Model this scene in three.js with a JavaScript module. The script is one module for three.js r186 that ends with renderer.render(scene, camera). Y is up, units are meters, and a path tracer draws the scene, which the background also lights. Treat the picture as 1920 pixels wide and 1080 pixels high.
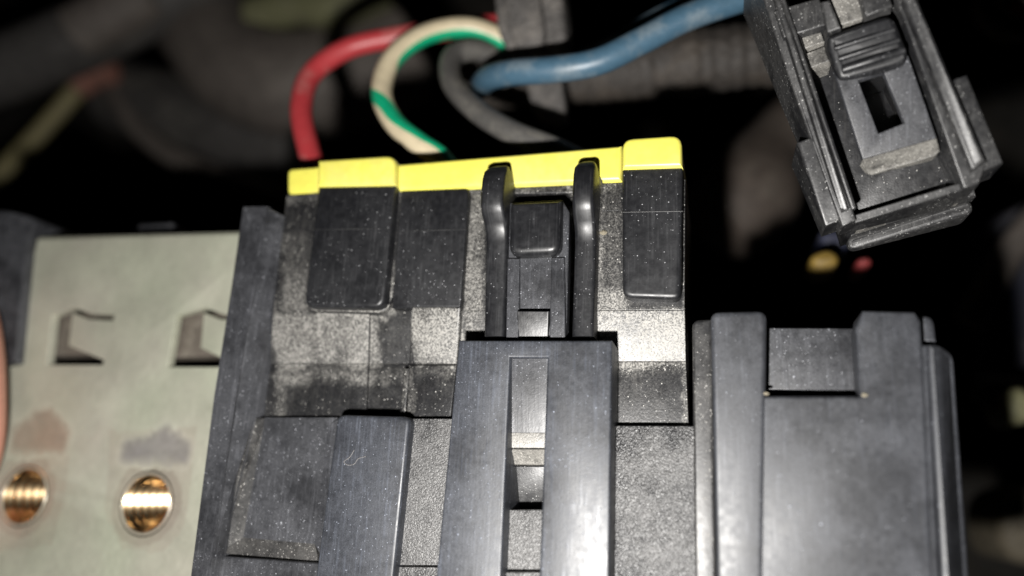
import * as THREE from 'three';
import { mergeGeometries, toCreasedNormals } from 'three/addons/utils/BufferGeometryUtils.js';

// ------------------------------------------------------------------ camera, light, exposure
// Places are written in millimetres as (u, v, w): u to the right along the fuse box, v along it away from the
// viewer, w up out of its face. In the world that is x = u, y = w, z = -v, in metres.
const MM = 0.001, F = 1350, DIST = 85;
const nrm = a => { const l = Math.hypot(...a); return a.map(x => x / l); };
const dot = (a, b) => a[0] * b[0] + a[1] * b[1] + a[2] * b[2];
const cross = (a, b) => [a[1] * b[2] - a[2] * b[1], a[2] * b[0] - a[0] * b[2], a[0] * b[1] - a[1] * b[0]];
const AX = nrm([4853, 128, F]);                                   // the u axis seen from the lens (right, up, back)
let AY = [245, 4940, -F]; { const k = dot(AX, AY); AY = nrm(AY.map((x, i) => x - k * AX[i])); }
const AZ = cross(AX, AY);
const EYE = [DIST * AX[2], DIST * AY[2], DIST * AZ[2]];
const toW = ([u, v, w]) => new THREE.Vector3(u * MM, w * MM, -v * MM);
const RIGHT = [AX[0], AY[0], AZ[0]], UPV = [AX[1], AY[1], AZ[1]];

const scene = new THREE.Scene();
scene.background = new THREE.Color(0x000000);
const camera = new THREE.PerspectiveCamera(2 * Math.atan(540 / F) * 180 / Math.PI, 16 / 9, 0.005, 5);
camera.position.copy(toW(EYE));
camera.up.copy(toW(UPV)).normalize();
camera.lookAt(0, 0, 0);
camera.focus = 0.0805;
camera.userData.fStop = 8.4;
scene.add(camera);

// the lamp of the phone that took the picture, beside its lens
const flash = new THREE.PointLight(0xfffcf8, 0.076, 0, 2);
flash.name = 'phone_flash';
flash.position.copy(toW(EYE.map((x, i) => x - 11 * RIGHT[i] - 19 * UPV[i])));
flash.castShadow = true; flash.shadow.radius = 0.09; flash.shadow.camera.near = 0.01; flash.shadow.camera.far = 2;
scene.add(flash);

const renderer = new THREE.WebGLRenderer({ antialias: true });
renderer.toneMapping = THREE.LinearToneMapping;
renderer.toneMappingExposure = 1;
renderer.shadowMap.enabled = true;

// ------------------------------------------------------------------ helpers
let seed = 7;
const rnd = () => { seed = (seed * 1664525 + 1013904223) >>> 0; return seed / 4294967296; };
function at(px, py, w) {                                          // a direction in the photograph met with the level w
  const r = [(px - 960) / F, -(py - 540) / F, -1];
  const d = [dot(r, AX), dot(r, AY), dot(r, AZ)];
  const t = (w - EYE[2]) / d[2];
  return [EYE[0] + t * d[0], EYE[1] + t * d[1], w];
}
const at0 = at;
const P = (list, w) => list.map(p => at(p[0], p[1], p.length > 2 ? p[2] : w));

function rounded(pts, r) {
  if (!r) return pts;
  const out = [], n = pts.length;
  for (let i = 0; i < n; i++) {
    const ri = Array.isArray(r) ? r[i] : r, p = pts[i], a = pts[(i + n - 1) % n], b = pts[(i + 1) % n];
    if (!ri) { out.push(p); continue; }
    const cut = q => { const l = Math.hypot(q[0] - p[0], q[1] - p[1]), k = Math.min(ri / l, 0.48); return p.map((x, j) => x + (q[j] - x) * k); };
    const s = cut(a), e = cut(b);
    for (let k = 0; k <= 4; k++) { const t = k / 4; out.push(p.map((x, j) => (1 - t) * (1 - t) * s[j] + 2 * t * (1 - t) * x + t * t * e[j])); }
  }
  return out;
}
const area = pts => { let s = 0; for (let i = 0; i < pts.length; i++) { const a = pts[i], b = pts[(i + 1) % pts.length]; s += a[0] * b[1] - b[0] * a[1]; } return s / 2; };
function inset(pts, b) {
  const n = pts.length, out = [];
  for (let i = 0; i < n; i++) {
    const a = pts[(i + n - 1) % n], p = pts[i], c = pts[(i + 1) % n];
    const d1 = nrm([p[0] - a[0], p[1] - a[1], 0]), d2 = nrm([c[0] - p[0], c[1] - p[1], 0]);
    let m = [-(d1[1] + d2[1]), d1[0] + d2[0]]; const l = Math.hypot(...m) || 1; m = [m[0] / l, m[1] / l];
    const k = Math.min(2.2, 1 / Math.max(0.3, m[0] * -d1[1] + m[1] * d1[0]));
    out.push([p[0] + m[0] * b * k, p[1] + m[1] * b * k, p[2]]);
  }
  return out;
}
// a moulded block: outline with its own height at each corner, soft upper edge, straight sides down to level bot
function block(ptsIn, { bot, b = 0.25, r = 0, crease = 0.7 } = {}) {
  let pts = ptsIn; if (area(pts) < 0) pts = pts.slice().reverse();
  const rr = Array.isArray(r) && pts !== ptsIn ? r.slice().reverse() : r, least = x => (x ? Math.max(x, b * 1.9) : 0);
  pts = rounded(pts, Array.isArray(rr) ? rr.map(least) : least(rr));
  const rings = b > 0 ? [[b, 0], [b * 0.62, b * 0.08], [b * 0.29, b * 0.29], [b * 0.08, b * 0.62], [0, b]].map(([i, d]) => inset(pts, i).map(p => [p[0], p[1], p[2] - d])) : [pts];
  rings.push(pts.map(p => [p[0], p[1], bot]));
  const pos = [], n = pts.length, tri = (a, c, d) => pos.push(...a, ...c, ...d);
  for (const f of THREE.ShapeUtils.triangulateShape(rings[0].map(p => new THREE.Vector2(p[0], p[1])), [])) tri(...f.map(i => rings[0][i]));
  for (let k = 0; k + 1 < rings.length; k++) for (let i = 0; i < n; i++) {
    const j = (i + 1) % n, A = rings[k][i], B = rings[k][j], C = rings[k + 1][j], D = rings[k + 1][i];
    tri(A, D, C); tri(A, C, B);
  }
  const last = rings[rings.length - 1];
  for (const f of THREE.ShapeUtils.triangulateShape(last.map(p => new THREE.Vector2(p[0], p[1])), [])) tri(last[f[2]], last[f[1]], last[f[0]]);
  const g = new THREE.BufferGeometry(); g.setAttribute('position', new THREE.Float32BufferAttribute(pos, 3));
  return toCreasedNormals(g, crease);
}
// a plate with openings, all at one level
function plate(outer, holes, top, bot, b = 0.2) {
  const path = (pts, ccw) => { let q = pts.map(p => new THREE.Vector2(p[0], p[1])); if ((area(pts) > 0) !== ccw) q.reverse(); return q; };
  const s = new THREE.Shape(path(outer, true));
  for (const h of holes) s.holes.push(new THREE.Path(path(h, false)));
  let g = new THREE.ExtrudeGeometry(s, { depth: top - bot - 2 * b, bevelEnabled: b > 0, bevelThickness: b, bevelSize: b, bevelOffset: -b, bevelSegments: 3, curveSegments: 8 });
  g.translate(0, 0, bot + b); if (g.index) g = g.toNonIndexed();
  return toCreasedNormals(g, 0.7);
}
// a profile in (v, w) drawn out along u
function profile(pts, u0, u1, b = 0.15, crease = 0.6) {
  const s = new THREE.Shape(pts.map(p => new THREE.Vector2(p[0], p[1])));
  let g = new THREE.ExtrudeGeometry(s, { depth: u1 - u0 - 2 * b, bevelEnabled: b > 0, bevelThickness: b, bevelSize: b, bevelOffset: -b, bevelSegments: 3, curveSegments: 8 });
  g.translate(0, 0, u0 + b); if (g.index) g = g.toNonIndexed();
  const a = g.attributes.position;
  for (let i = 0; i < a.count; i++) { const x = a.getX(i), y = a.getY(i), z = a.getZ(i); a.setXYZ(i, z, x, y); }
  return toCreasedNormals(g, crease);
}
const box = (u0, u1, v0, v1, w0, w1, b = 0.2, r = 0) => block([[u0, v0, w1], [u1, v0, w1], [u1, v1, w1], [u0, v1, w1]], { bot: w0, b, r });
function tube(pts, r, seg = 80, rad = 20, closed = false) {
  const c = new THREE.CatmullRomCurve3(pts.map(p => new THREE.Vector3(...p)), closed, 'centripetal');
  const g = new THREE.TubeGeometry(c, seg, typeof r === 'number' ? r : 1, rad, closed);
  if (typeof r !== 'number') {
    const a = g.attributes.position, q = new THREE.Vector3(), m = new THREE.Vector3();
    for (let i = 0; i <= seg; i++) {
      c.getPointAt(i / seg, q); const k = r(i / seg, q);
      for (let j = 0; j <= rad; j++) { const n = i * (rad + 1) + j; m.fromBufferAttribute(a, n).sub(q).multiplyScalar(k).add(q); a.setXYZ(n, m.x, m.y, m.z); }
    }
    g.computeVertexNormals();
  }
  const ends = [];
  for (const t of [0, 1]) if (!closed) {
    const e = c.getPointAt(t), d = c.getTangentAt(t), k = typeof r === 'number' ? r : r(t, e);
    const s = new THREE.SphereGeometry(k * 0.995, rad, 8, 0, Math.PI * 2, 0, Math.PI / 2); s.scale(1, 0.3, 1);
    s.applyQuaternion(new THREE.Quaternion().setFromUnitVectors(new THREE.Vector3(0, 1, 0), t ? d : d.clone().negate())); s.translate(e.x, e.y, e.z); ends.push(s);
  }
  const len = c.getLength(), uv = g.attributes.uv, around = 2 * Math.PI * (typeof r === 'number' ? r : r(0.5, new THREE.Vector3()));
  for (let i = 0; i < uv.count; i++) uv.setXY(i, uv.getX(i) * len, uv.getY(i) * around);
  for (const s of ends) { const v = s.attributes.uv; for (let i = 0; i < v.count; i++) v.setXY(i, 0, v.getX(i)); }
  const all = mergeGeometries([g.toNonIndexed(), ...ends.map(e => e.toNonIndexed())]); all.userData.ownUv = true; return all;
}
let UVO = [0, 0];
function mmUv(g) {                                                // uv in millimetres, each face across its main axis
  const p = g.attributes.position, uv = new Float32Array(p.count * 2), ou = UVO[0], ov = UVO[1];
  for (let i = 0; i < p.count; i += 3) {
    const a = new THREE.Vector3().fromBufferAttribute(p, i), b = new THREE.Vector3().fromBufferAttribute(p, i + 1), c = new THREE.Vector3().fromBufferAttribute(p, i + 2);
    const n = b.clone().sub(a).cross(c.clone().sub(a)), m = [Math.abs(n.x), Math.abs(n.y), Math.abs(n.z)];
    const [s, t] = m[2] >= m[0] * 0.7 && m[2] >= m[1] * 0.7 ? ['x', 'y'] : m[0] >= m[1] ? ['z', 'y'] : ['x', 'z'];
    [a, b, c].forEach((q, k) => { uv[(i + k) * 2] = q[s] + ou; uv[(i + k) * 2 + 1] = q[t] + ov; });
  }
  g.setAttribute('uv', new THREE.BufferAttribute(uv, 2));
}
function part(name, geo, mat, parent, fixedUv) {
  let list = (Array.isArray(geo) ? geo : [geo]).map(g => (g.index ? g.toNonIndexed() : g));
  for (const g of list) {
    if (!g.attributes.normal) g.computeVertexNormals();
    if (fixedUv) { const p = g.attributes.position, uv = new Float32Array(p.count * 2); for (let i = 0; i < p.count; i++) { uv[2 * i] = p.getX(i); uv[2 * i + 1] = p.getY(i); } g.setAttribute('uv', new THREE.BufferAttribute(uv, 2)); }
    else if (!g.userData.ownUv) mmUv(g);
  }
  const g = list.length > 1 ? mergeGeometries(list) : list[0];
  g.rotateX(-Math.PI / 2); g.scale(MM, MM, MM);
  const m = new THREE.Mesh(g, mat); m.name = name; m.castShadow = m.receiveShadow = true;
  if (parent) parent.add(m);
  return m;
}
const taken = {};
const numbered = n => { taken[n] = (taken[n] ?? -1) + 1; return taken[n] ? `${n}_${String(taken[n]).padStart(3, '0')}` : n; };
function thing(name, label, category, group) {
  const o = new THREE.Group(); UVO = [rnd() * 40, rnd() * 40]; o.name = numbered(name); o.userData = { label, category }; if (group) o.userData.group = group; scene.add(o); return o;
}
function settle(o) {                                              // puts a thing's own origin at its base
  const bb = new THREE.Box3().setFromObject(o), c = bb.getCenter(new THREE.Vector3()); c.y = bb.min.y;
  for (const k of o.children) k.position.sub(c);
  o.position.copy(c);
}
function single(name, label, category, geo, mat, group) {
  const o = part(numbered(name), geo, mat); o.userData = { label, category }; if (group) o.userData.group = group;
  o.geometry.computeBoundingBox(); const c = o.geometry.boundingBox.getCenter(new THREE.Vector3()); c.y = o.geometry.boundingBox.min.y;
  o.geometry.translate(-c.x, -c.y, -c.z); o.position.copy(c); scene.add(o); return o;
}

// ------------------------------------------------------------------ textures
const LAT = 256, lattice = new Float32Array(LAT * LAT); for (let i = 0; i < lattice.length; i++) lattice[i] = rnd();
function vnoise(x, y, per, off = 0) {
  const xi = Math.floor(x), yi = Math.floor(y), fx = x - xi, fy = y - yi, sx = fx * fx * (3 - 2 * fx), sy = fy * fy * (3 - 2 * fy);
  const L = (a, b) => lattice[((((b % per) + per) % per) + off * 7) % LAT * LAT + ((((a % per) + per) % per) + off * 13) % LAT];
  return (L(xi, yi) * (1 - sx) + L(xi + 1, yi) * sx) * (1 - sy) + (L(xi, yi + 1) * (1 - sx) + L(xi + 1, yi + 1) * sx) * sy;
}
function fbm(x, y, per, oct, off) { let s = 0, a = 0.5, t = 0; for (let k = 0; k < oct; k++) { s += a * vnoise(x, y, per, off + k); t += a; a *= 0.55; x *= 2; y *= 2; per *= 2; } return s / t; }
const smooth = (a, b, x) => { const t = Math.min(1, Math.max(0, (x - a) / (b - a))); return t * t * (3 - 2 * t); };
function tex(N, data, srgb, repeat) {
  const t = new THREE.DataTexture(data, N, N, THREE.RGBAFormat); t.wrapS = t.wrapT = THREE.RepeatWrapping; t.magFilter = THREE.LinearFilter; t.minFilter = THREE.LinearMipmapLinearFilter;
  if (srgb) t.colorSpace = THREE.SRGBColorSpace; t.repeat.set(repeat, repeat); t.needsUpdate = true; return t;
}
const enc = x => Math.round(255 * Math.min(1, Math.max(0, x <= 0.0031308 ? 12.92 * x : 1.055 * Math.pow(x, 1 / 2.4) - 0.055)));
// black plastic with handling marks, a film of dust in patches and separate dust grains
function plastic({ tile = 34, N = 1024, base = [0.0058, 0.006, 0.0072], dust = [0.2, 0.193, 0.18], film = 0.2, patch = 6, cut = 0.5, specks = 900, big = 40, grain = 0.3, streak = 0.2, rough = 0.42, bump = 0.02, off = 0, where = null, origin = [0, 0], even = 0.12 }) {
  const s = new Float32Array(N * N), h = new Float32Array(N * N), col = new Uint8Array(N * N * 4), orm = new Uint8Array(N * N * 4), bmp = new Uint8Array(N * N * 4), px = N / tile;
  for (let i = 0; i < specks + big; i++) {
    const x0 = rnd() * N, y0 = rnd() * N, r = px * (i < specks ? 0.032 + 0.045 * Math.pow(rnd(), 3) : 0.06 + 0.05 * rnd()), a = 0.25 + 0.75 * rnd(), st = 1 + rnd() * 0.8, th = rnd() * 3.14, cx = Math.cos(th), sx = Math.sin(th);
    // grains gather where the film is
    const f = fbm(x0 / N * patch, y0 / N * patch, patch, 4, off); if (where ? rnd() > where(origin[0] + x0 / px, origin[1] + y0 / px) + 0.06 : rnd() > smooth(cut - 0.16, cut + 0.2, f) + 0.08) continue;
    const R = Math.ceil(r * 2);
    for (let dy = -R; dy <= R; dy++) for (let dx = -R; dx <= R; dx++) {
      const e = Math.hypot((dx * cx + dy * sx) * st, dy * cx - dx * sx) / r; if (e > 1.3) continue;
      const k = (((Math.round(y0) + dy) + N) % N) * N + ((Math.round(x0) + dx) + N) % N; const v = a * smooth(1.3, 0.6, e); if (v > s[k]) s[k] = v;
    }
  }
  for (let y = 0; y < N; y++) for (let x = 0; x < N; x++) {
    const k = y * N + x, X = x / N, Y = y / N;
    const c = fbm(X * patch, Y * patch, patch, 5, off), g = vnoise(X * N / 4, Y * N / 4, N / 4, off + 3) * 0.6 + vnoise(X * N / 2, Y * N / 2, N / 2, off + 5) * 0.4;
    const st = vnoise(X * 250, Y * 9, 250, off + 1) * 0.6 + vnoise(X * 128, Y * 24, 128, off + 2) * 0.4;
    const fine = fbm(X * 64, Y * 64, 64, 3, off + 4);
    const cl = 0.78 * c + 0.22 * fine, pw = where ? 0.15 + 2.1 * Math.pow(vnoise(X * 512, Y * 512, 512, off + 8), 1.6) : 0.6 + 0.8 * vnoise(X * 512, Y * 512, 512, off + 8);
    let d = film * (even + (1 - even) * smooth(cut - 0.14, cut + 0.3, cl)) * pw;
    if (where) d = where(origin[0] + X * tile + (fine - 0.5) * 1.2, origin[1] + Y * tile + (c - 0.5) * 2.4) * film * pw * (0.5 + 0.95 * smooth(0.34, 0.66, cl));
    d += streak * 0.26 * smooth(0.55, 0.95, st) * (0.5 + c); d = d * (1 - grain * 0.5) + d * grain * g * 1.6;
    d = Math.min(0.92, Math.max(0, d));
    const q = Math.max(d, s[k] * 0.95), sp = s[k] > d ? 2.6 : 1;
    for (let j = 0; j < 3; j++) col[k * 4 + j] = enc(base[j] * (0.75 + 0.5 * fine) * (1 - q) + dust[j] * sp * q);
    col[k * 4 + 3] = 255;
    const ro = rough + 0.16 * d + 0.3 * s[k] + 0.14 * (fine - 0.5) - 0.16 * smooth(0.6, 0.95, st) * streak;
    orm[k * 4] = 255; orm[k * 4 + 1] = Math.round(255 * Math.min(1, Math.max(0.1, ro))); orm[k * 4 + 2] = 0; orm[k * 4 + 3] = 255;
    const b = 0.3 * grain * g + 0.12 * streak * st + 0.1 * fine + 0.45 * s[k];
    bmp[k * 4] = bmp[k * 4 + 1] = bmp[k * 4 + 2] = Math.round(255 * Math.min(1, b)); bmp[k * 4 + 3] = 255;
  }
  const mk = (q, srgb) => { const z = tex(N, q, srgb, 1 / tile); z.offset.set(-origin[0] / tile, -origin[1] / tile); return z; };
  return new THREE.MeshPhysicalMaterial({ map: mk(col, true), roughnessMap: mk(orm), bumpMap: mk(bmp), bumpScale: bump * 0.001 * 4, roughness: 1, metalness: 0 });
}
const M = {};
M.smooth = plastic({ film: 0.24, patch: 7, cut: 0.36, specks: 2600, big: 16, streak: 0.9, grain: 0.3, rough: 0.42, bump: 0.012, dust: [0.104, 0.114, 0.138], even: 0.4, off: 1 });
M.tab = plastic({ film: 0.05, patch: 6, cut: 0.45, specks: 1500, big: 16, streak: 0.3, grain: 0.2, rough: 0.42, bump: 0.01, dust: [0.17, 0.172, 0.178], off: 11 });
M.grain = plastic({ film: 0.34, patch: 8, cut: 0.34, specks: 22000, big: 90, streak: 0.1, grain: 1, rough: 0.38, bump: 0.09, dust: [0.2, 0.198, 0.195], off: 21 });
M.speck = plastic({ film: 0.2, patch: 7, cut: 0.4, specks: 9500, big: 120, streak: 0.1, grain: 0.4, rough: 0.42, bump: 0.02, off: 31 });
M.dusty = plastic({ film: 0.55, patch: 8, cut: 0.32, specks: 15000, big: 90, streak: 0, grain: 0.6, rough: 0.33, bump: 0.03, dust: [0.26, 0.25, 0.228], off: 41 });
M.worn = plastic({ film: 0.24, patch: 6, cut: 0.36, specks: 4200, big: 40, streak: 0.7, grain: 0.3, rough: 0.4, bump: 0.018, dust: [0.142, 0.146, 0.16], even: 0.3, off: 51 });
M.cloudy = plastic({ film: 0.27, patch: 8, cut: 0.36, specks: 1100, big: 14, streak: 0.6, grain: 0.2, rough: 0.44, bump: 0.01, dust: [0.106, 0.112, 0.128], even: 0.4, off: 61 });
M.handled = plastic({ film: 0.16, patch: 6, cut: 0.42, specks: 5200, big: 60, streak: 0.4, grain: 0.3, rough: 0.38, bump: 0.015, dust: [0.19, 0.188, 0.182], off: 65 });
M.inside = plastic({ film: 0.04, patch: 6, cut: 0.45, specks: 3000, big: 30, streak: 0.3, grain: 0.3, rough: 0.33, bump: 0.015, dust: [0.2, 0.193, 0.18], off: 68 });
// the plugged connector: grit lies on its slopes, in its corners and along its ribs
const FWD = [-AX[2], -AY[2], -AZ[2]];
const seen = (u, v) => { const r = [u - EYE[0], v - EYE[1], -EYE[2]], z = dot(r, FWD); return [960 + F * dot(r, RIGHT) / z, 540 - F * dot(r, UPV) / z]; };
const GRIT = [ // left, right, near and far edge of each deposit, how thick, how far it thins out
  [500, 700, 584, 684, 0.5, 8], [500, 692, 686, 712, 0.5, 18], [690, 770, 690, 716, 0.34, 14], [742, 766, 690, 780, 0.4, 5], [768, 864, 574, 686, 0.62, 8], [768, 850, 686, 704, 0.3, 16],
  [868, 906, 340, 640, 0.42, 7], [943, 957, 330, 640, 0.5, 4], [1058, 1074, 340, 640, 0.5, 5], [1110, 1134, 330, 600, 0.4, 10], [1134, 1168, 335, 545, 0.2, 10], [1110, 1290, 580, 682, 0.85, 10], [1110, 1175, 540, 600, 0.6, 16],
  [1150, 1296, 680, 696, 0.2, 12], [1278, 1296, 300, 800, 0.34, 3], [716, 740, 490, 585, 0.6, 11], [590, 720, 576, 594, 0.62, 8], [526, 582, 440, 600, 0.32, 16], [530, 600, 362, 384, 0.4, 10], [740, 766, 350, 380, 0.6, 8], [744, 1166, 336, 366, 0.28, 8], [500, 520, 560, 790, 0.4, 10],
];
const grit = (u, v) => { const [x, y] = seen(u, v); let d = 0.06; for (const [a, b, c, e, k, q] of GRIT) { const g = k * smooth(-q, q, Math.min(x - a, b - x)) * smooth(-q, q, Math.min(y - c, e - y)); d = Math.max(d, g); } return d; };
M.gritty = plastic({ tile: 62, N: 1536, origin: [-34, -24], where: grit, film: 0.62, patch: 13, cut: 0.4, specks: 60000, big: 900, streak: 0.15, grain: 0.5, rough: 0.38, bump: 0.02, dust: [0.27, 0.262, 0.243], off: 45 });
const flat = (r, g, b, rough, metal = 0, extra = {}) => new THREE.MeshPhysicalMaterial({ color: new THREE.Color().setRGB(r, g, b), roughness: rough, metalness: metal, ...extra });
// soft mottling for things far behind and for wires
function mottled(c, { amp = 0.35, dustAmt = 0.25, dust = [0.2, 0.18, 0.15], rough = 0.6, tile = 30, patch = 6, off = 0, bump = 0.02, sheen = 0 }) {
  const N = 256, col = new Uint8Array(N * N * 4), bmp = new Uint8Array(N * N * 4);
  for (let y = 0; y < N; y++) for (let x = 0; x < N; x++) {
    const k = (y * N + x) * 4, a = fbm(x / N * patch, y / N * patch, patch, 5, off), f = fbm(x / N * 32, y / N * 32, 32, 3, off + 6), d = dustAmt * smooth(0.45, 0.75, a) * (0.4 + f);
    for (let j = 0; j < 3; j++) col[k + j] = enc(c[j] * (1 - amp + 2 * amp * f) * (1 - d) + dust[j] * d);
    bmp[k] = bmp[k + 1] = bmp[k + 2] = Math.round(255 * f); col[k + 3] = bmp[k + 3] = 255;
  }
  return new THREE.MeshPhysicalMaterial({ map: tex(N, col, true, 1 / tile), bumpMap: tex(N, bmp, false, 1 / tile), bumpScale: bump * 0.001, roughness: rough });
}
M.yellow = mottled([0.66, 0.615, 0.1], { amp: 0.1, dustAmt: 0.35, dust: [0.46, 0.4, 0.2], rough: 0.36, tile: 24, off: 71, bump: 0.01 });
M.red = mottled([0.36, 0.035, 0.04], { amp: 0.1, dustAmt: 0.45, dust: [0.34, 0.17, 0.15], rough: 0.45, tile: 20, off: 72 });
M.blackWire = mottled([0.075, 0.072, 0.068], { amp: 0.2, dustAmt: 0.4, dust: [0.16, 0.15, 0.13], rough: 0.4, tile: 18, off: 73 });
M.blue = mottled([0.045, 0.095, 0.14], { amp: 0.12, dustAmt: 0.55, dust: [0.17, 0.2, 0.215], rough: 0.42, tile: 18, off: 74 });
M.tape = mottled([0.075, 0.07, 0.066], { amp: 0.45, dustAmt: 0.6, dust: [0.17, 0.155, 0.14], rough: 0.75, tile: 16, off: 75, bump: 0.3 });
M.conduit = mottled([0.034, 0.029, 0.025], { amp: 0.4, dustAmt: 0.45, dust: [0.075, 0.06, 0.046], rough: 0.7, tile: 30, off: 76, bump: 0.3 });
M.darkRubber = mottled([0.06, 0.056, 0.053], { amp: 0.4, dustAmt: 0.5, dust: [0.16, 0.15, 0.13], rough: 0.7, tile: 60, off: 77, bump: 0.2 });
M.greyHose = mottled([0.105, 0.09, 0.079], { amp: 0.35, dustAmt: 0.5, dust: [0.15, 0.13, 0.112], rough: 0.7, tile: 60, off: 78, bump: 0.2 });
M.floor = mottled([0.06, 0.056, 0.05], { amp: 0.5, dustAmt: 0.4, dust: [0.12, 0.1, 0.08], rough: 0.9, tile: 160, off: 79, bump: 0.3 });
M.skin = mottled([0.42, 0.2, 0.145], { amp: 0.12, dustAmt: 0.2, dust: [0.5, 0.28, 0.2], rough: 0.5, tile: 14, off: 80 });
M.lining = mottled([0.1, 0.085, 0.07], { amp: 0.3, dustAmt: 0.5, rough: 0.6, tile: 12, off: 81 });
M.brass = new THREE.MeshPhysicalMaterial({ color: new THREE.Color().setRGB(0.8, 0.58, 0.33), roughness: 0.22, metalness: 1 });

// ------------------------------------------------------------------ the dark bay underneath
{
  const g = new THREE.PlaneGeometry(1600, 1400, 1, 1); g.translate(0, 100, -330);
  const o = part('bay_floor', g, M.floor); o.userData = { kind: 'structure', label: 'dark floor of the engine bay far below the parts' }; scene.add(o);
}

// ------------------------------------------------------------------ fuse box housing
{
  const t = thing('fuse_box_housing', 'dusty black plastic fuse box housing with raised slotted cover around yellow-edged connector', 'fuse box');
  const UL = at(420, 900, 0)[0];
  // base panels: the strip beside the bar, the wide grained panel right of the cover
  part('panel', block(P([[756, 785], [850, 785], [832, 1060], [722, 1060]], 0), { bot: -14, b: 0.12 }), M.grain, t);
  part('panel', block(P([[1120, 798], [1304, 799], [1306, 1190], [1110, 1190]], 0), { bot: -14, b: 0.12 }), M.grain, t);
  part('ledge', block(P([[700, 1062], [836, 1064], [812, 1190], [690, 1190]], 0.15), { bot: -14, b: 0.12 }), M.grain, t);
  // recessed panel at the left with its sloping rim
  part('recessed_panel', block(P([[494, 800], [614, 798], [590, 1020], [456, 1008]], -1.15), { bot: -14, b: 0 }), M.worn, t);
  part('panel_rim', block(P([[455, 784, -0.5], [496, 784, -0.9], [494, 800, -1.15], [456, 1008, -1.15], [412, 1036, -0.5]]), { bot: -13, b: 0 }), M.speck, t);
  part('panel_rim', block(P([[412, 1037, -0.5], [456, 1008, -1.15], [590, 1020, -1.15], [598, 1052, -0.95]]), { bot: -13, b: 0 }), M.speck, t);
  part('panel_rim', block(P([[496, 783, -0.9], [634, 783, -0.9], [614, 799, -1.15], [494, 800, -1.15]]), { bot: -13, b: 0 }), M.worn, t);
  part('panel_rim', block(P([[614, 798, -1.15], [640, 783, -0.9], [606, 1050, -0.9], [590, 1020, -1.15]]), { bot: -13, b: 0 }), M.worn, t);
  part('ledge', block(P([[372, 1040, 0.0], [604, 1056, 0.0], [590, 1190, -0.2], [340, 1190, -0.2]]), { bot: -14, b: 0.35 }), M.worn, t);
  // side wall: a flat crest and a long slope down to the panel
  part('side_wall', block(P([[456, 388], [502, 387], [474, 560], [440, 760], [398, 1040], [380, 1190], [344, 1190], [402, 740], [434, 540]], 2), { bot: -22, b: 0 }), M.worn, t);
  part('side_wall_slope', [block(P([[498, 388, 1.9], [532, 405, 0.4], [508, 580, -0.2], [474, 570, 1.9]]), { bot: -14, b: 0.1 }),
    block(P([[474, 569, 1.9], [508, 579, -0.2], [478, 784, -0.5], [437, 772, 1.9]]), { bot: -14, b: 0 }), block(P([[437, 771, 1.9], [478, 783, -0.5], [414, 1040, -0.2], [396, 1042, 1.9]]), { bot: -14, b: 0 })], M.worn, t);
  // smooth raised bar
  part('bar', block(P([[632, 777], [769, 781], [736, 1100], [588, 1100]], 1.5), { bot: -12, b: 0.45, r: [1.0, 0.6, 0, 0] }), M.smooth, t);
  // cover with the slot
  const outer = P([[860, 638], [1147, 638], [1141, 1200], [806, 1200]], 4);
  const slot = P([[957, 671], [1026, 671], [1008, 1160], [936, 1160]], 4);
  part('slotted_cover', plate(outer, [slot], 4, -3.5, 0.28), M.smooth, t);
  part('slot_tongue', block(P([[948, 664, 3.4], [1034, 664, 3.4], [1030, 812, 2.1], [938, 812, 2.1]]), { bot: -2.5, b: 0.1 }), M.worn, t);
  part('slot_tongue_edge', block(P([[938, 811, 2.1], [1030, 811, 2.1], [1028, 840, 1.9], [936, 840, 1.9]]), { bot: -2.6, b: 0.1 }), M.dusty, t);
  part('slot_tongue_edge', block(P([[938, 841, 1.75], [1030, 841, 1.75], [1028, 872, 0.6], [936, 872, 0.6]]), { bot: -2.6, b: 0.3 }), M.dusty, t);
  part('slot_ramp', block(P([[940, 874, -0.3], [1028, 874, -0.3], [1024, 950, -2.4], [930, 950, -2.4]]), { bot: -3.4, b: 0.1 }), M.handled, t);
  part('slot_catch', block(P([[944, 956], [1024, 956], [1020, 1068], [936, 1068]], 1.6), { bot: -8, b: 0.15 }), M.grain, t);
  part('slot_catch', block(P([[938, 1073], [1024, 1073], [1020, 1200], [930, 1200]], 1.9), { bot: -8, b: 0.15 }), M.grain, t);
  // narrow strip beside the right block
  part('edge_strip', block(P([[1298, 600], [1334, 598], [1344, 1190], [1304, 1190]], 1.6), { bot: -14, b: 0.35, r: [0.8, 0, 0, 0] }), M.speck, t);
  // carcass under it all
  part('carcass', block(P([[432, 800], [1318, 800], [1320, 1190], [372, 1190]], -4), { bot: -24, b: 0.2 }), M.worn, t);
  settle(t);
}

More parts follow.
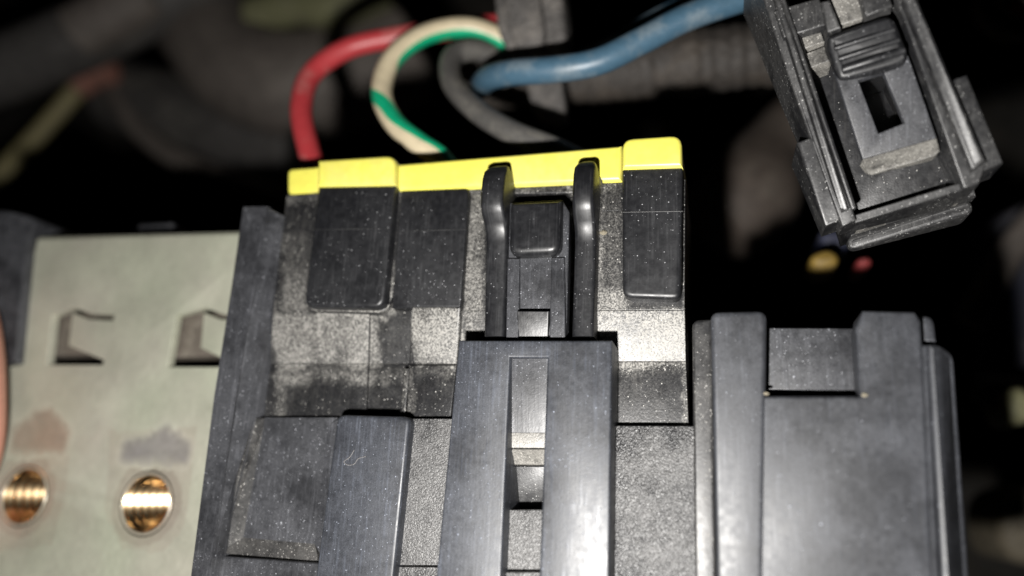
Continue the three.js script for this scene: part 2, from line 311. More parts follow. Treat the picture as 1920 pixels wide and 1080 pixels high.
// ------------------------------------------------------------------ plugged connector
{
  const t = thing('plugged_connector', 'black plastic wire connector with bright yellow lock, plugged into the fuse box', 'connector');
  UVO = [0, 0];
  const vTop = w => at(900, 352, w)[1];
  const V = (y, w, x = 900) => at(x, y, w)[1];
  const prof = (dw, yT = 352, x = 900) => [[V(yT, 0 + dw, x), dw], [V(352, 0, x), -16], [V(860, -2, x), -16], [V(860, -2, x), dw - 2], [V(690, -2 + dw, x), dw - 2], [V(672, dw - 1.85, x), dw - 1.8], [V(590, dw - 0.15, x), dw - 0.15], [V(575, dw, x), dw]].reverse();
  const U = (x, y, w) => at(x, y, w)[0];
  // body in three runs with the latch pocket between
  const quad = (xs, w) => P(xs, w);
  const seg = (name, mTop, mRamp, mLow, xT, xB, dw, yT0, yT1, low = true, yR = 582, yE = 682, rampW = 2) => {
    // xT: [left, right] px at the top edge, xB: at the ramp head, xC at the foot
    const [a, b, c] = xB;
    part(name, block(P([[xT[0], yT0, dw], [xT[1], yT1, dw], [a[1], yR, dw], [a[0], yR, dw]]), { bot: -15, b: 0.12 }), mTop, t);
    part('ramp', block(P([[a[0], yR, dw], [a[1], yR, dw], [b[1], yE, dw - rampW], [b[0], yE, dw - rampW]]), { bot: -15, b: 0.1 }), mRamp, t);
    if (low) part('insertion_face', block(P([[b[0], yE + 0.5, dw - rampW], [b[1], yE + 0.5, dw - rampW], [c[1], 815, dw - rampW], [c[0], 815, dw - rampW]]), { bot: -15, b: 0.08 }), mLow, t);
  };
  seg('side_face', M.gritty, M.gritty, M.gritty, [537, 600], [[512, 692], [505, 690], [492, 684]], 0, 366, 362);
  seg('side_face', M.gritty, M.gritty, M.gritty, [585, 760], [[686, 774], [684, 770], [676, 764]], -0.5, 362, 354);
  seg('side_face', M.gritty, M.gritty, M.gritty, [868, 912], [[858, 912], [850, 912], [838, 912]], -0.2, 346, 342);
  seg('side_face', M.gritty, M.gritty, M.gritty, [952, 1074], [[948, 1074], [948, 1074], [940, 1074]], -4, 362, 358, true, 582, 682, 0.6);
  seg('side_face', M.gritty, M.gritty, M.gritty, [1100, 1285], [[1100, 1284], [1100, 1286], [1100, 1292]], 0.3, 344, 336, true, 582, 678);
  part('latch_pocket_end', block(P([[948, 345], [1076, 340], [1078, 362], [948, 364]], 0.1), { bot: -15, b: 0.3 }), M.gritty, t);
  // raised tabs and the second panel
  const seam = (x0, y0, x1, y1, w) => tube(P([[x0, y0], [(x0 + x1) / 2, (y0 + y1) / 2], [x1, y1]], w), 0.05, 8, 6);
  part('tab_base', block(P([[600, 352], [752, 350], [740, 548], [722, 588], [572, 584], [566, 560]], 0.6), { bot: -2, b: 0.5, r: [0, 0, 0.9, 1.2, 0.9, 0] }), M.gritty, t);
  const tabA = part('tab', block(P([[596, 349], [740, 347], [719, 577], [568, 576]], 2.1), { bot: -2, b: 0.5, r: [0, 0, 1.6, 1.4] }), M.tab, t);
  part('parting_line', seam(585, 431, 728, 428, 2.1), M.handled, tabA);
  const tabB = part('tab', block(P([[752, 357], [880, 352], [864, 577], [734, 577]], 0.75), { bot: -2, b: 0.3, r: [0, 0.8, 0, 0] }), M.tab, t);
  part('parting_line', seam(750, 434, 874, 430, 0.75), M.handled, tabB);
  part('ramp', block(P([[772, 575, 0.75], [864, 575, 0.75], [856, 683, -1.4], [766, 683, -1.4]]), { bot: -4, b: 0.25 }), M.gritty, t);
  part('insertion_face', block(P([[766, 684], [856, 684], [842, 815], [760, 815]], -1.4), { bot: -4, b: 0.25 }), M.gritty, t);
  part('guide_ridge', block(P([[757, 690], [768, 690], [758, 800], [747, 800]], -1.25), { bot: -4, b: 0.25 }), M.gritty, t);
  const tabC = part('tab', block(P([[1166, 315], [1280, 312], [1277, 561], [1167, 557]], 2.0), { bot: -2, b: 0.5, r: [0, 0, 1.0, 1.0] }), M.tab, t);
  part('parting_line', seam(1168, 398, 1280, 396, 2.0), M.handled, tabC);
  part('parting_line', seam(1120, 395, 1164, 394, 0.3), M.handled, t);
  // two guard ribs beside the latch, higher at their rounded ends
  const rib = (xs, dy) => {
    const [tl, tr, bl, br] = xs, rows = [];
    const shape = [[298, 2.2, 0.35], [300, 3.4, 0.12], [306, 4.3, 0], [318, 4.8, 0], [345, 5.1, 0], [372, 5.0, 0], [392, 4.5, 0], [412, 3.6, 0], [432, 2.95, 0], [455, 2.65, 0], [520, 2.6, 0], [630, 2.6, 0]];
    const A = at(bl, 620, 2.8)[0], B = at(br, 620, 2.8)[0], pos = [];
    const C = at(tl, 350, 4.9)[0], D = at(tr, 350, 4.9)[0];
    for (const [y0, w, k] of shape) {
      const y = Math.min(630, y0 + dy * smooth(460, 330, y0));
      const f = Math.min(1, Math.max(0, (630 - y) / 280)), a = A + (C - A) * f, b = B + (D - B) * f, v = at((tl + tr) / 2, y, w)[1], e = 0.45, mid = (a + b) / 2, sh = (x) => mid + (x - mid) * (1 - k);
      rows.push([[sh(a), v, -3], [sh(a), v, w - e], [sh(a) + e * 0.3, v, w - e * 0.3], [sh(a) + e, v, w], [sh(b) - e, v, w], [sh(b) - e * 0.3, v, w - e * 0.3], [sh(b), v, w - e], [sh(b), v, -3]]);
    }
    const tri = (p, q, s) => pos.push(...p, ...q, ...s);
    for (let i = 0; i + 1 < rows.length; i++) for (let j = 0; j < 7; j++) { const p = rows[i][j], q = rows[i][j + 1], s = rows[i + 1][j + 1], z = rows[i + 1][j]; tri(p, z, s); tri(p, s, q); }
    for (let j = 1; j < 7; j++) { const p = rows[0]; tri(p[0], p[j], p[j + 1]); const q = rows[rows.length - 1]; tri(q[0], q[j + 1], q[j]); }
    const g = new THREE.BufferGeometry(); g.setAttribute('position', new THREE.Float32BufferAttribute(pos, 3)); return toCreasedNormals(g, 0.9);
  };
  part('guard_rib', rib([901, 945, 906, 944], 14), M.tab, t);
  part('guard_rib', rib([1073, 1114, 1071, 1112], 5), M.tab, t);
  part('rib_gusset', block(P([[938, 330, 3.2], [964, 352, 0.5], [957, 470, 0.2], [943, 470, 1.4]]), { bot: -5, b: 0.1 }), M.gritty, t);
  part('rib_gusset', block(P([[1107, 312, 3.2], [1130, 338, 0.7], [1123, 470, 0.5], [1111, 470, 1.4]]), { bot: -5, b: 0.1 }), M.gritty, t);
  // latch lever
  const lever = part('latch_lever', block(P([[955, 380, 2.0], [1054, 374, 2.0], [1068, 398, 2.0], [1062, 640, 1.5], [948, 640, 1.5]]), { bot: 0.2, b: 0.22 }), M.worn, t);
  part('press_pad', block(P([[956, 379], [1052, 374], [1050, 474], [952, 478]], 3.4), { bot: 0.5, b: 0.75, r: [0, 0, 0.7, 0.5] }), M.tab, lever);
  part('side_rail', block(P([[951, 484], [974, 484], [972, 640], [948, 640]], 2.3), { bot: 0.5, b: 0.2 }), M.worn, lever);
  part('side_rail', block(P([[1033, 482], [1058, 482], [1060, 640], [1030, 640]], 2.3), { bot: 0.5, b: 0.2 }), M.worn, lever);
  part('catch', block(P([[969, 583, 2.9], [1029, 583, 2.9], [1027, 640, 1.7], [971, 640, 1.7]]), { bot: 0.5, b: 0.12 }), M.handled, lever);
  // yellow secondary lock
  const lock = part('yellow_lock', block(P([[742, 306], [1166, 270], [1166, 338], [742, 357]], 0.9), { bot: -13, b: 0.8 }), M.yellow, t);
  part('lock_end', block(P([[594, 299], [740, 289], [740, 345], [594, 349]], 2.3), { bot: -13, b: 0.7, r: [0, 1.4, 0, 0] }), M.yellow, lock);
  part('lock_end', block(P([[1166, 258], [1278, 250], [1280, 311], [1166, 315]], 2.5), { bot: -13, b: 0.7, r: [1.3, 1.3, 0, 0] }), M.yellow, lock);
  part('lock_end', block(P([[538, 316], [596, 312], [596, 362], [538, 366]], -0.4), { bot: -13, b: 0.5, r: [0.5, 0, 0, 0.5] }), M.yellow, lock);
  part('lock_edge', block(P([[744, 355], [1164, 335], [1164, 346], [744, 366]], 0.1), { bot: -13, b: 0.1 }), M.gritty, t);
  settle(t);
}

// ------------------------------------------------------------------ block at the right
{
  const t = thing('relay_block', 'smooth black plastic relay block with notched top edge, beside the grained panel', 'relay block');
  const w = 2.6;
  part('body', block(P([[1340, 742], [1612, 742], [1604, 615], [1618, 582], [1716, 584], [1728, 602], [1736, 745], [1756, 1190], [1350, 1190]], w + 0.3), { bot: -24, b: 0.4 }), M.cloudy, t);
  part('post', block(P([[1332, 584], [1438, 582], [1430, 1190], [1346, 1190]], w + 0.55), { bot: -20, b: 0.5, r: [0.8, 0.9, 0, 0] }), M.cloudy, t);
  part('notch_plate', block(P([[1432, 615], [1614, 616], [1622, 734], [1432, 730]], 0.2), { bot: -20, b: 0.1 }), M.worn, t);
  part('nub', block(P([[1722, 590], [1752, 592], [1758, 642], [1724, 644]], 0.9), { bot: -20, b: 0.5, r: [0.2, 0.8, 0, 0] }), M.cloudy, t);
  part('side_rib', block(P([[1712, 644, w], [1742, 646, w], [1768, 1190, w], [1736, 1190, w]]), { bot: -20, b: 0.4 }), M.cloudy, t);
  part('rounded_side', block(P([[1738, 645, w - 0.2], [1762, 644, w - 0.6], [1790, 664, w - 3.2], [1826, 1190, w - 3.2], [1772, 1190, w - 0.2]]), { bot: -20, b: 0.5, r: [0, 0.8, 0.5, 0, 0] }), M.cloudy, t);
  settle(t);
}

// ------------------------------------------------------------------ bracket with threaded holes
{
  const t = thing('metal_bracket', 'greenish zinc-plated metal bracket with two slots and two threaded holes', 'bracket');
  const w = -7.5, N = 1024, u0 = -92, v0 = -50, S = 72;
  const inPoly = (x, y, q) => { let c = false; for (let i = 0, j = q.length - 1; i < q.length; j = i++) if ((q[i][1] > y) !== (q[j][1] > y) && x < (q[j][0] - q[i][0]) * (y - q[i][1]) / (q[j][1] - q[i][1]) + q[i][0]) c = !c; return c; };
  const worn = [[[18, 850], [22, 806], [70, 770], [92, 764], [132, 806], [122, 850]], [[226, 866], [232, 824], [276, 822], [310, 796], [362, 832], [354, 872]]].map(q => P(q, w)), flange = [[[-40, 870], [134, 856], [120, 930], [96, 1020], [-40, 1040]], [[206, 800], [222, 812], [370, 800], [362, 880], [345, 990], [300, 1036], [230, 1030], [196, 960]]].map(q => P(q, w));
  const holes = [[45, 930], [274, 944]].map(p => at(p[0], p[1], w)), RH = 3.9;
  const col = new Uint8Array(N * N * 4), orm = new Uint8Array(N * N * 4), bmp = new Uint8Array(N * N * 4);
  for (let y = 0; y < N; y++) for (let x = 0; x < N; x++) {
    const k = (y * N + x) * 4, X = x / N, Y = y / N, a = fbm(X * 14, Y * 14, 14, 5, 90), f = fbm(X * 90, Y * 90, 90, 3, 95), g = fbm(X * 5, Y * 5, 5, 4, 99);
    const u = u0 + X * S + (a - 0.5) * 1.6, v = v0 + Y * S + (f - 0.5) * 1.2;
    let c = [0.455, 0.465, 0.37].map((q, j) => q * (0.88 + 0.24 * a) * (0.94 + 0.12 * f) * (1 + (g - 0.5) * [-0.14, 0.03, -0.12][j]));
    let ro = 0.46 + 0.2 * (a - 0.5), m = 0.4;
    const near = (q, e) => { let n = 0; for (let a = 0; a < 12; a++) n += inPoly(u + e * Math.cos(a * 2.4) * Math.sqrt((a + 0.5) / 12), v + e * Math.sin(a * 2.4) * Math.sqrt((a + 0.5) / 12), q) ? 1 : 0; return n / 12; };
    const sh = worn.map(q => near(q, 0.9)), i = sh[0] > 0.04 ? 0 : sh[1] > 0.04 ? 1 : -1;
    const fl = flange.some(q => inPoly(u, v, q));
    if (fl) { c = c.map((q, j) => q * [0.96, 0.92, 0.92][j]); ro -= 0.06; }
    if (i >= 0) { const wr = [[0.3, 0.2, 0.15], [0.25, 0.235, 0.24]][i]; const z = sh[i] * (0.4 + 0.5 * a); c = c.map((q, j) => q * (1 - z) + wr[j] * z * (0.8 + 0.4 * f)); ro = 0.42; m = 0.3 + 0.2 * z; }
    const h = Math.min(...holes.map(q => Math.hypot(u - q[0], v - q[1])));
    if (h < RH + 1.7 && i < 0) { c = c.map((q, j) => q * [0.88, 0.84, 0.84][j]); ro -= 0.1; }
    for (let j = 0; j < 3; j++) col[k + j] = enc(c[j]);
    orm[k] = 255; orm[k + 1] = ro * 255; orm[k + 2] = m * 255; bmp[k] = bmp[k + 1] = bmp[k + 2] = 255 * (0.5 * a + 0.5 * f);
    col[k + 3] = orm[k + 3] = bmp[k + 3] = 255;
  }
  const mk = (d, s) => { const q = tex(N, d, s, 1 / S); q.offset.set(-u0 / S, -v0 / S); return q; };
  const o = mk(orm, false);
  const zinc = new THREE.MeshPhysicalMaterial({ map: mk(col, true), roughnessMap: o, metalnessMap: o, roughness: 1, metalness: 1, bumpMap: mk(bmp, false), bumpScale: 0.0001 });
  const circ = (c, r, n = 40) => Array.from({ length: n }, (_, i) => [c[0] + r * Math.cos(i / n * 2 * Math.PI), c[1] + r * Math.sin(i / n * 2 * Math.PI)]);
  const slotL = P([[98, 592], [138, 577], [170, 588], [214, 590], [192, 684], [88, 684]], w), slotR = P([[330, 592], [384, 577], [416, 588], [446, 594], [432, 688], [314, 688]], w);
  part('plate', plate(P([[-160, 452], [60, 446], [520, 434], [520, 1250], [-160, 1250]], w), [slotL, slotR, ...holes.map(h => circ(h, RH))], w, w - 1.4, 0.12), zinc, t, true);
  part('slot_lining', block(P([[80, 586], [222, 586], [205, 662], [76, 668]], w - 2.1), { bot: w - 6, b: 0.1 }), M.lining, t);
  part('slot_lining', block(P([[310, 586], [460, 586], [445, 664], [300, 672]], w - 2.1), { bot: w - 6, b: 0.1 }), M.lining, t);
  part('lanced_tab', block(P([[136, 586, w - 0.6], [166, 598, w - 0.4], [216, 601, w], [205, 676, w], [193, 675, w - 0.1], [128, 648, w - 0.9]]), { bot: w - 2, b: 0.12 }), zinc, t, true);
  part('lanced_tab', block(P([[382, 586, w - 0.6], [412, 598, w - 0.4], [450, 602, w], [440, 682, w], [424, 676, w - 0.1], [376, 652, w - 0.9]]), { bot: w - 2, b: 0.12 }), zinc, t, true);
  for (const h of holes) {                                        // threaded sleeve
    const pts = []; let y = -0.2; pts.push([RH + 1.2, -0.1], [RH + 0.1, 0.06], [RH - 0.25, -0.25]);
    for (let k = 0; k < 7; k++) { const z = -0.3 - k * 1.45; pts.push([RH - 0.15, z], [RH - 0.2, z - 0.2], [RH - 0.8, z - 0.7], [RH - 0.85, z - 0.85]); }
    pts.push([RH - 0.3, -10.4], [RH - 0.3, -12], [RH + 1.4, -12], [RH + 1.4, -1.5]);
    const g = new THREE.LatheGeometry(pts.map(p => new THREE.Vector2(p[0], p[1])).reverse(), 48); g.rotateX(Math.PI / 2);
    g.translate(h[0], h[1], w);
    const ring = new THREE.TorusGeometry(RH + 0.12, 0.22, 10, 48); ring.translate(h[0], h[1], w - 0.02);
    part('collar', ring, zinc, t, true);
    part('threaded_hole', toCreasedNormals(g.toNonIndexed(), 0.35), M.brass, t);
  }
  part('back_flange', block(P([[-160, 452, w], [520, 434, w], [520, 437, w], [-160, 455, w]]), { bot: w - 14, b: 0 }), zinc, t, true);
  settle(t);
}

// black frame bits around the bracket
{
  const t = thing('mounting_frame', 'black plastic mounting frame behind and left of the metal bracket', 'frame');
  part('upright', block(P([[-40, 392, -4.5], [8, 392, -4.5], [64, 406, -6], [50, 470, -6], [28, 680, -6], [-60, 690, -4.5]]), { bot: -26, b: 0.8, r: [0, 0.5, 1.2, 0, 0, 0] }), M.worn, t);
  part('crossbar', block(P([[30, 470, -16], [470, 455, -16], [460, 720, -16], [20, 730, -16]]), { bot: -26, b: 0.3 }), M.worn, t);
  part('lug', block(P([[246, 440, -13], [262, 418, -12], [318, 416, -12], [334, 436, -13]]), { bot: -26, b: 0.6 }), M.worn, t);
  part('lug', block(P([[62, 446, -13], [72, 430, -12.6], [116, 428, -12.6], [126, 444, -13]]), { bot: -26, b: 0.6 }), M.worn, t);
  settle(t);
}
single('brown_cable', 'brownish pink cable bowing past the edge of the metal bracket', 'cable', tube([at(-110, 480, -4), at(-52, 590, -2), at(-38, 730, -1), at(-48, 860, -2), at(-120, 1000, -5)], 3.2, 60, 24), M.skin);

// ------------------------------------------------------------------ loose connector
{
  const t = thing('loose_connector', 'dusty black unplugged connector with ribbed latch lever, hanging above the relay block', 'connector');
  const w = 3, K = 0.33, KU = 0.12, [U0, V0] = at0(1700, 400, 3);  // its far end hangs higher
  const rise = (u, v) => K * (v - V0) + KU * (u - U0);
  const at = (px, py, w0) => { const r = [(px - 960) / F, -(py - 540) / F, -1], d = [dot(r, AX), dot(r, AY), dot(r, AZ)], q = (w0 - EYE[2] + rise(EYE[0], EYE[1])) / (d[2] - K * d[1] - KU * d[0]); return [0, 1, 2].map(k => EYE[k] + q * d[k]); };
  const P = (list, w0) => list.map(q => at(q[0], q[1], q.length > 2 ? q[2] : w0));
  const bl = (pts, o) => block(pts, { ...o, bot: o.bot + rise(pts.reduce((x, q) => x + q[0], 0) / pts.length, pts.reduce((x, q) => x + q[1], 0) / pts.length) });
  const lean = g => { const q = g.attributes.position; for (let k = 0; k < q.count; k++) q.setZ(k, q.getZ(k) + rise(q.getX(k), q.getY(k))); g.computeVertexNormals(); return toCreasedNormals(g, 0.7); };
  part('body', bl(P([[1424, -90, 0.4], [1668, -170, 0.4], [1826, 352, 0.4], [1592, 428, 0.4]].map(q => [q[0], q[1], -8.3])), { bot: -9, b: 0.2 }), M.inside, t);
  part('deck', lean(plate(P([[1424, -90], [1668, -170], [1826, 352], [1592, 428]], -1.8), [P([[1592, 140], [1680, 112], [1726, 240], [1640, 272]], -1.8)], -1.8, -8.2, 0.2)), M.inside, t);
  part('nose', bl(P([[1592, 420, -4], [1826, 344, -4], [1832, 366, -4.4], [1596, 442, -4.4]]), { bot: -8.4, b: 0.4 }), M.handled, t);
  part('front_edge', bl(P([[1598, 404], [1806, 340], [1812, 354], [1603, 418]], 1.0), { bot: -3, b: 0.15 }), M.handled, t);
  part('end_lip', bl(P([[1586, 446], [1822, 372], [1828, 398], [1594, 470]], -5.6), { bot: -7.8, b: 0.45, r: 0.8 }), M.handled, t);
  // side walls with their two ridges
  const wallL = part('side_wall', bl(P([[1400, -100, w - 1], [1436, -110, w - 1], [1500, 60, w - 1], [1606, 412, w - 1], [1580, 424, w - 1], [1512, 240, w - 1.4], [1474, 130, w - 1.4]]), { bot: -5.5, b: 0.25 }), M.handled, t);
  part('ridge', bl(P([[1440, -40], [1452, -42], [1592, 392], [1578, 398]], w - 0.4), { bot: -1, b: 0.25 }), M.handled, wallL);
  part('ridge', bl(P([[1462, -10], [1470, -12], [1606, 388], [1598, 392]], w - 0.1), { bot: -1, b: 0.2 }), M.handled, wallL);
  const wallR = part('side_wall', bl(P([[1650, -90, w - 1], [1680, -100, w - 1], [1852, 302, w - 1], [1836, 344, w - 1], [1808, 352, w - 1]]), { bot: -5.5, b: 0.25 }), M.handled, t);
  part('ridge', bl(P([[1690, -10], [1716, -16], [1850, 300], [1824, 318]], w - 0.1), { bot: -1, b: 0.4 }), M.handled, wallR);
  part('flange', bl(P([[1494, 266], [1522, 250], [1582, 404], [1548, 424]].map((q, i) => [q[0] + (i === 1 || i === 2 ? 14 : 0), q[1]]), 1.5), { bot: -3.5, b: 0.3 }), M.handled, t);
  part('flange', bl(P([[1788, 146], [1814, 138], [1882, 304], [1842, 322]].map((q, i) => [q[0] - (i === 0 || i === 3 ? 16 : 0), q[1] + (i === 0 || i === 3 ? 6 : 0)]), 1.5), { bot: -3.5, b: 0.3 }), M.handled, t);
  // top bridge pieces
  part('bridge', bl(P([[1452, 18], [1536, -6], [1556, 44], [1470, 70]], w - 0.6), { bot: -4, b: 0.3 }), M.handled, t);
  part('bridge', bl(P([[1540, 2], [1556, -2], [1578, 52], [1552, 60]], w + 0.2), { bot: -4, b: 0.3 }), M.handled, t);
  part('bridge', bl(P([[1556, -4], [1610, -20], [1628, 30], [1572, 48]], w - 1.2), { bot: -4, b: 0.3 }), M.dusty, t);
  part('bridge', bl(P([[1610, -24], [1662, -38], [1674, 10], [1624, 30]], w), { bot: -4, b: 0.3 }), M.handled, t);
  part('inner_block', bl(P([[1478, 58], [1532, 38], [1546, 78], [1494, 96]], 1.2), { bot: -2, b: 0.15 }), M.dusty, t);
  part('inner_block', bl(P([[1500, 104], [1546, 86], [1560, 112], [1512, 130]], 1.1), { bot: -2, b: 0.15 }), M.dusty, t);
  // latch lever with its slot, ribbed grip and sloping end
  const outer = P([[1560, 120], [1690, 70], [1712, 130], [1756, 258], [1618, 298], [1576, 168]], 2.2);
  const slot = P([[1609, 150], [1657, 134], [1697, 230], [1647, 250]], 2.2);
  const lever = part('latch_lever', lean(plate(outer, [slot], 2.2, 1.4, 0.1)), M.worn, t);
  part('lever_ramp', bl(P([[1618, 298, 2.2], [1756, 258, 2.2], [1762, 282, 1.0], [1752, 292, 0.8], [1634, 328, 0.8], [1624, 322, 1.0]]), { bot: 0, b: 0.12 }), M.dusty, lever);
  part('grip', bl(P([[1548, 72], [1560, 62], [1662, 26], [1680, 34], [1706, 104], [1692, 116], [1584, 146], [1572, 142]], 3.4), { bot: 1.6, b: 0.6, r: 0.4 }), M.tab, lever);
  for (const k of [0, 1, 2]) {
    const f = 0.36 + k * 0.27, L = [1548 + 28 * f, 66 + 74 * f], R = [1670 + 34 * f, 28 + 72 * f];
    part('grip_rib', tube([at(L[0] + 8, L[1] - 2, 3.3), at((L[0] + R[0]) / 2, (L[1] + R[1]) / 2, 3.42 + 0.1 * k), at(R[0] - 6, R[1] + 2, 3.3)], 0.32 + 0.14 * (k === 2), 16, 10), M.tab, lever);
  }
  // the end face with its openings
  part('end_window', bl(P([[1606, 424, -3], [1664, 406, -3], [1666, 412, -3], [1608, 430, -3]]), { bot: -5, b: 0.1 }), M.dusty, t);
  part('end_window', bl(P([[1738, 386, -3.4], [1800, 368, -3.4], [1802, 374, -3.4], [1740, 392, -3.4]]), { bot: -5, b: 0.1 }), M.dusty, t);
  settle(t);
}

// ------------------------------------------------------------------ wires
single('red_wire', 'red insulated wire arching from the yellow lock into the taped bundle', 'wire',
  tube([at(596, 400, -8), at(594, 330, -8), at(580, 285, -8.5), at(565, 200, -10), at(585, 138, -12), at(650, 92, -14), at(740, 70, -16), at(840, 56, -19), at(980, 40, -22)], 1.72), M.red);
{
  // cream insulation with a green stripe along it
  const N = 256, d = new Uint8Array(N * N * 4);
  for (let y = 0; y < N; y++) for (let x = 0; x < N; x++) {
    const k = (y * N + x) * 4, f = fbm(x / N * 16, y / N * 16, 16, 3, 120), g = y / N > 0.3 && y / N < 0.52;
    const c = g ? [0.005, 0.33, 0.16] : [0.55, 0.47, 0.32];
    for (let j = 0; j < 3; j++) d[k + j] = enc(c[j] * (0.85 + 0.3 * f)); d[k + 3] = 255;
  }
  const t = tex(N, d, true, 1); t.repeat.set(1 / 20, 1);
  const m = new THREE.MeshPhysicalMaterial({ map: t, roughness: 0.42 });
  const g = tube([at(860, 350, -7), at(826, 297, -7), at(790, 272, -7), at(738, 228, -8), at(716, 170, -9.5), at(738, 108, -11.5), at(800, 64, -14), at(880, 52, -16.5), at(950, 78, -19), at(1010, 120, -22)], 1.62, 120, 28);
  { const turnAt = q => -0.17 + 0.1 * smooth(4, 20, q) + 0.72 * smooth(18, 31, q), uv = g.attributes.uv; for (let i = 0; i < uv.count; i++) uv.setY(i, uv.getY(i) / (3.24 * Math.PI) + 0.41 - turnAt(uv.getX(i))); }
  single('striped_wire', 'cream wire with a green stripe looping from the yellow lock to the bundle', 'wire', g, m);
}
single('black_wire', 'dusty black wire curling up from the yellow lock beside the blue cable', 'wire',
  tube([at(1120, 320, -8), at(1040, 280, -8), at(960, 248, -8.5), at(890, 204, -10), at(846, 150, -12), at(850, 106, -14), at(890, 94, -16), at(930, 112, -19), at(950, 150, -23)], 1.7, 120), M.blackWire);
single('blue_cable', 'thick blue cable running in front of the taped bundle to the loose connector', 'cable',
  tube([at(900, 165, -18), at(918, 146, -10), at(960, 136, -7), at(1040, 130, -6), at(1120, 116, -6), at(1200, 78, -6.5), at(1290, 32, -7), at(1400, -6, -8), at(1480, -30, -9)], 1.82, 100), M.blue);
single('thin_blue_cable', 'thinner blue cable passing behind the thick blue one', 'cable',
  tube([at(1090, 112, -24), at(1135, 96, -18), at(1180, 70, -15), at(1240, 34, -14), at(1340, -8, -14), at(1460, -60, -14)], 1.7, 60), M.blue);
{
  const t = thing('taped_bundle', 'grey cloth tape strap wrapped around the dark wiring conduit', 'tape');
  part('strap', block(P([[922, -60, -13], [1050, -60, -13], [1062, 78, -14], [950, 96, -14], [930, 50, -13]]), { bot: -20, b: 0.9, r: 0.8 }), M.tape, t);
  part('strap_turn', block(P([[936, -60, -11.6], [1004, -60, -11.2], [1022, 62, -12], [1010, 84, -12.4], [968, 90, -12.6], [948, 40, -12]]), { bot: -18, b: 0.8, r: 0.9 }), M.tape, t);
  part('strap_tail', block(P([[984, 150, -22], [1052, 140, -22], [1062, 226, -23], [1040, 234, -23], [1000, 214, -23]]), { bot: -25, b: 0.6, r: 0.6 }), M.tape, t);
  settle(t);
}
{
  const c = [at(880, 150, -33), at(1040, 140, -33), at(1150, 132, -34), at(1300, 116, -35), at(1460, 96, -36), at(1700, 60, -38)];
  single('wiring_conduit', 'dusty dark corrugated conduit running behind the blue cables', 'conduit', tube(c, s => 5.5 + 0.12 * Math.sin(s * 190) + 0.2 * Math.sin(s * 37) + 0.15 * Math.sin(s * 61 + 1), 260, 24), M.conduit);
}

// ------------------------------------------------------------------ things far behind, out of focus
single('upper_pipe', 'dark rubber pipe crossing the bay behind the bracket', 'pipe', tube([at(-160, 190, -75), at(60, 110, -78), at(240, 28, -80), at(420, -70, -84)], 10.5, 40, 24), M.darkRubber);
single('pipe_clamp', 'grey clamp band around the dark rubber pipe', 'clamp', tube([at(150, 60, -73), at(215, 24, -74), at(275, -12, -75)], 8.2, 16, 20), M.greyHose);
single('pale_cable', 'pale yellowish cable rising behind the metal bracket', 'cable', tube([at(-40, 360, -105), at(30, 295, -105), at(100, 220, -105), at(150, 165, -105), at(195, 138, -107)], 3.2, 40), mottled([0.24, 0.21, 0.1], { rough: 0.6, off: 130 }));
single('brown_fitting', 'reddish brown fitting where pale cable meets grey hose', 'fitting', tube([at(150, 158, -102), at(180, 140, -102), at(208, 132, -102)], 5, 20), mottled([0.26, 0.12, 0.09], { rough: 0.6, off: 131 }));
single('drooping_cable', 'dark grey cable drooping behind the fuse box', 'cable', tube([at(214, 130, -108), at(226, 190, -108), at(262, 245, -108), at(320, 290, -109), at(400, 325, -110), at(500, 360, -112), at(620, 420, -116)], 3.6, 60), M.greyHose);
single('big_hose', 'large dark hose bending behind the red wire', 'hose', tube([at(250, -80, -105), at(380, 40, -100), at(455, 130, -98), at(560, 160, -100), at(690, 130, -108), at(760, 100, -112)], 17, 60, 28), M.greyHose);
single('low_hose', 'dark smooth hose under the drooping cable', 'hose', tube([at(230, 180, -120), at(330, 210, -118), at(440, 250, -118), at(560, 270, -120)], 14, 40, 24), M.darkRubber);
single('green_hose', 'pale green hose crossing above the red wire', 'hose', tube([at(480, 30, -90), at(560, 12, -88), at(640, 14, -88), at(720, -20, -90)], 6, 30), mottled([0.17, 0.17, 0.09], { rough: 0.6, off: 132 }));
single('brown_hose', 'dusty grey brown hose behind the loose connector', 'hose', tube([at(1350, 420, -80), at(1400, 370, -82), at(1440, 300, -86), at(1500, 250, -90), at(1600, 230, -95)], s => 10 + 1.5 * Math.sin(s * 9), 60, 24), mottled([0.07, 0.055, 0.045], { rough: 0.7, tile: 50, off: 133 }));
single('yellow_plug', 'small yellow plug below the loose connector', 'plug', block(P([[1515, 478], [1556, 462], [1578, 480], [1568, 500], [1526, 504]], -36), { bot: -44, b: 1.4, r: 1.2 }), mottled([0.2, 0.13, 0.025], { rough: 0.6, off: 134 }));
single('red_plug', 'small red plug next to the yellow plug', 'plug', block(P([[1604, 484], [1632, 476], [1640, 494], [1612, 504]], -36), { bot: -44, b: 1.2, r: 1 }), mottled([0.18, 0.025, 0.025], { rough: 0.6, off: 135 }));
single('blue_plug', 'dark blue plug behind the yellow plug', 'plug', block(P([[1530, 430], [1580, 425], [1600, 462], [1550, 474]], -46), { bot: -56, b: 1.2, r: 1 }), mottled([0.012, 0.018, 0.05], { rough: 0.5, off: 136 }));
single('blue_canister', 'dark blue canister deep behind the relay block', 'canister', block(P([[1840, 420, -110], [2020, 330, -110], [2060, 720, -110], [1850, 700, -110]]), { bot: -120, b: 2 }), mottled([0.02, 0.024, 0.045], { rough: 0.6, tile: 80, off: 137 }));
single('grey_tube', 'thin grey tube slanting behind the relay block', 'tube', tube([at(1815, 600, -90), at(1860, 530, -90), at(1910, 450, -90), at(1980, 370, -90)], 3, 30), M.greyHose);
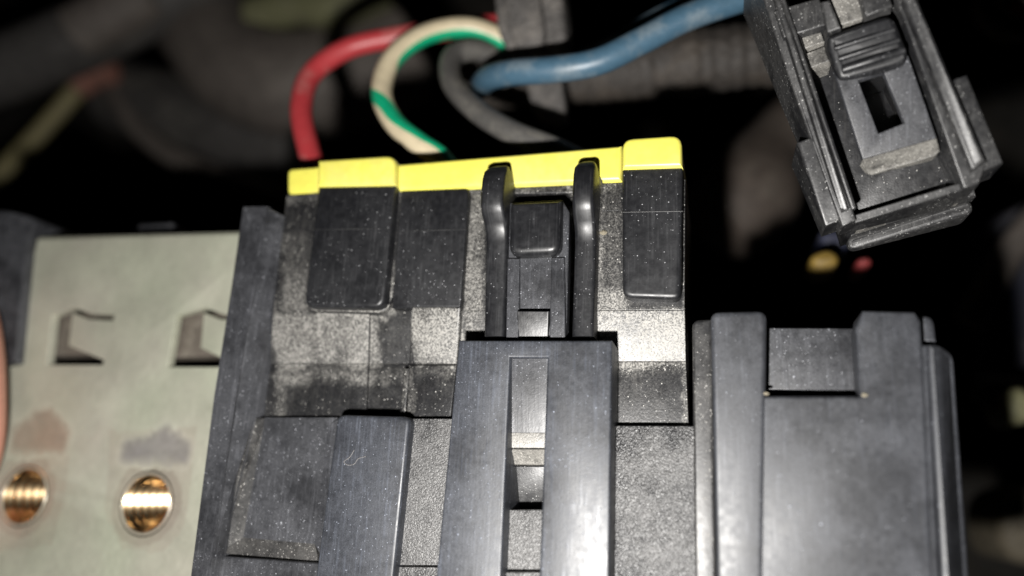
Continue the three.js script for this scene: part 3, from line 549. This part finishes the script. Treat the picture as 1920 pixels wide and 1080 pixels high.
single('pale_connector', 'pale yellowish connector beside the relay block', 'connector', block(P([[1880, 735], [1930, 715], [1950, 790], [1890, 800]], -70), { bot: -80, b: 2.4, r: 2 }), mottled([0.3, 0.29, 0.16], { rough: 0.6, off: 138 }));
single('thin_tube', 'thin grey stem running up to the pale connector', 'tube', tube([at(1830, 735, -74), at(1860, 752, -74), at(1888, 764, -74)], 1.6, 20), M.greyHose);
single('brown_block', 'brown dusty block low behind the relay block', 'block', block(P([[1870, 920], [2000, 900], [2010, 1070], [1880, 1060]], -90), { bot: -110, b: 3, r: 3 }), mottled([0.09, 0.075, 0.05], { rough: 0.8, tile: 50, off: 139 }));
{
  const t = thing('ring_terminal', 'grey ring with a red centre behind the loose connector', 'terminal');
  part('ring', tube([at(1850, 20, -70), at(1880, 50, -70), at(1930, 50, -70), at(1955, 15, -70), at(1920, -25, -70), at(1870, -20, -70)], 2.6, 60, 16, true), M.greyHose, t);
  part('centre', block(P([[1880, 5], [1915, -10], [1940, 10], [1915, 30], [1885, 28]], -71), { bot: -76, b: 1, r: 1.5 }), mottled([0.4, 0.04, 0.04], { rough: 0.5, off: 140 }), t);
  settle(t);
}
// crumbs of dirt
function crumb(label, [u, v, w], r, c) {
  const g = new THREE.IcosahedronGeometry(r, 2), q = g.attributes.position;
  for (let i = 0; i < q.count; i++) { const x = q.getX(i), y = q.getY(i), z = q.getZ(i), k = 0.75 + 0.5 * Math.abs(Math.sin(x / r * 2.3 + u) * Math.cos(y / r * 1.9 + v) + 0.3 * Math.sin(z / r * 4)); q.setXYZ(i, x * k * 1.25, y * k, z * k * 0.6); }
  g.translate(u, v, w + r * 0.3);
  single('dirt_crumb', label, 'crumb', toCreasedNormals(g, 0.6), c);
}
const tan = flat(0.17, 0.15, 0.11, 0.9);
crumb('pale crumb of dirt right of the second guard rib', at(1132, 437, 0.3), 0.34, tan);
crumb('tan crumb of dirt in the left corner of the relay block notch', at(1436, 738, 2.9), 0.2, tan);
crumb('tan crumb of dirt in the right corner of the relay block notch', at(1620, 741, 2.9), 0.22, tan);
// a curl of lint on the bar
single('lint_fibre', 'pale curl of lint lying on the smooth black bar', 'lint', tube([at(664, 844, 1.62), at(656, 857, 1.62), at(645, 866, 1.62), at(652, 872, 1.62), at(664, 870, 1.62), at(672, 860, 1.64), at(686, 856, 1.62)], 0.028, 60, 6), flat(0.2, 0.19, 0.185, 0.8));

renderer.render(scene, camera);
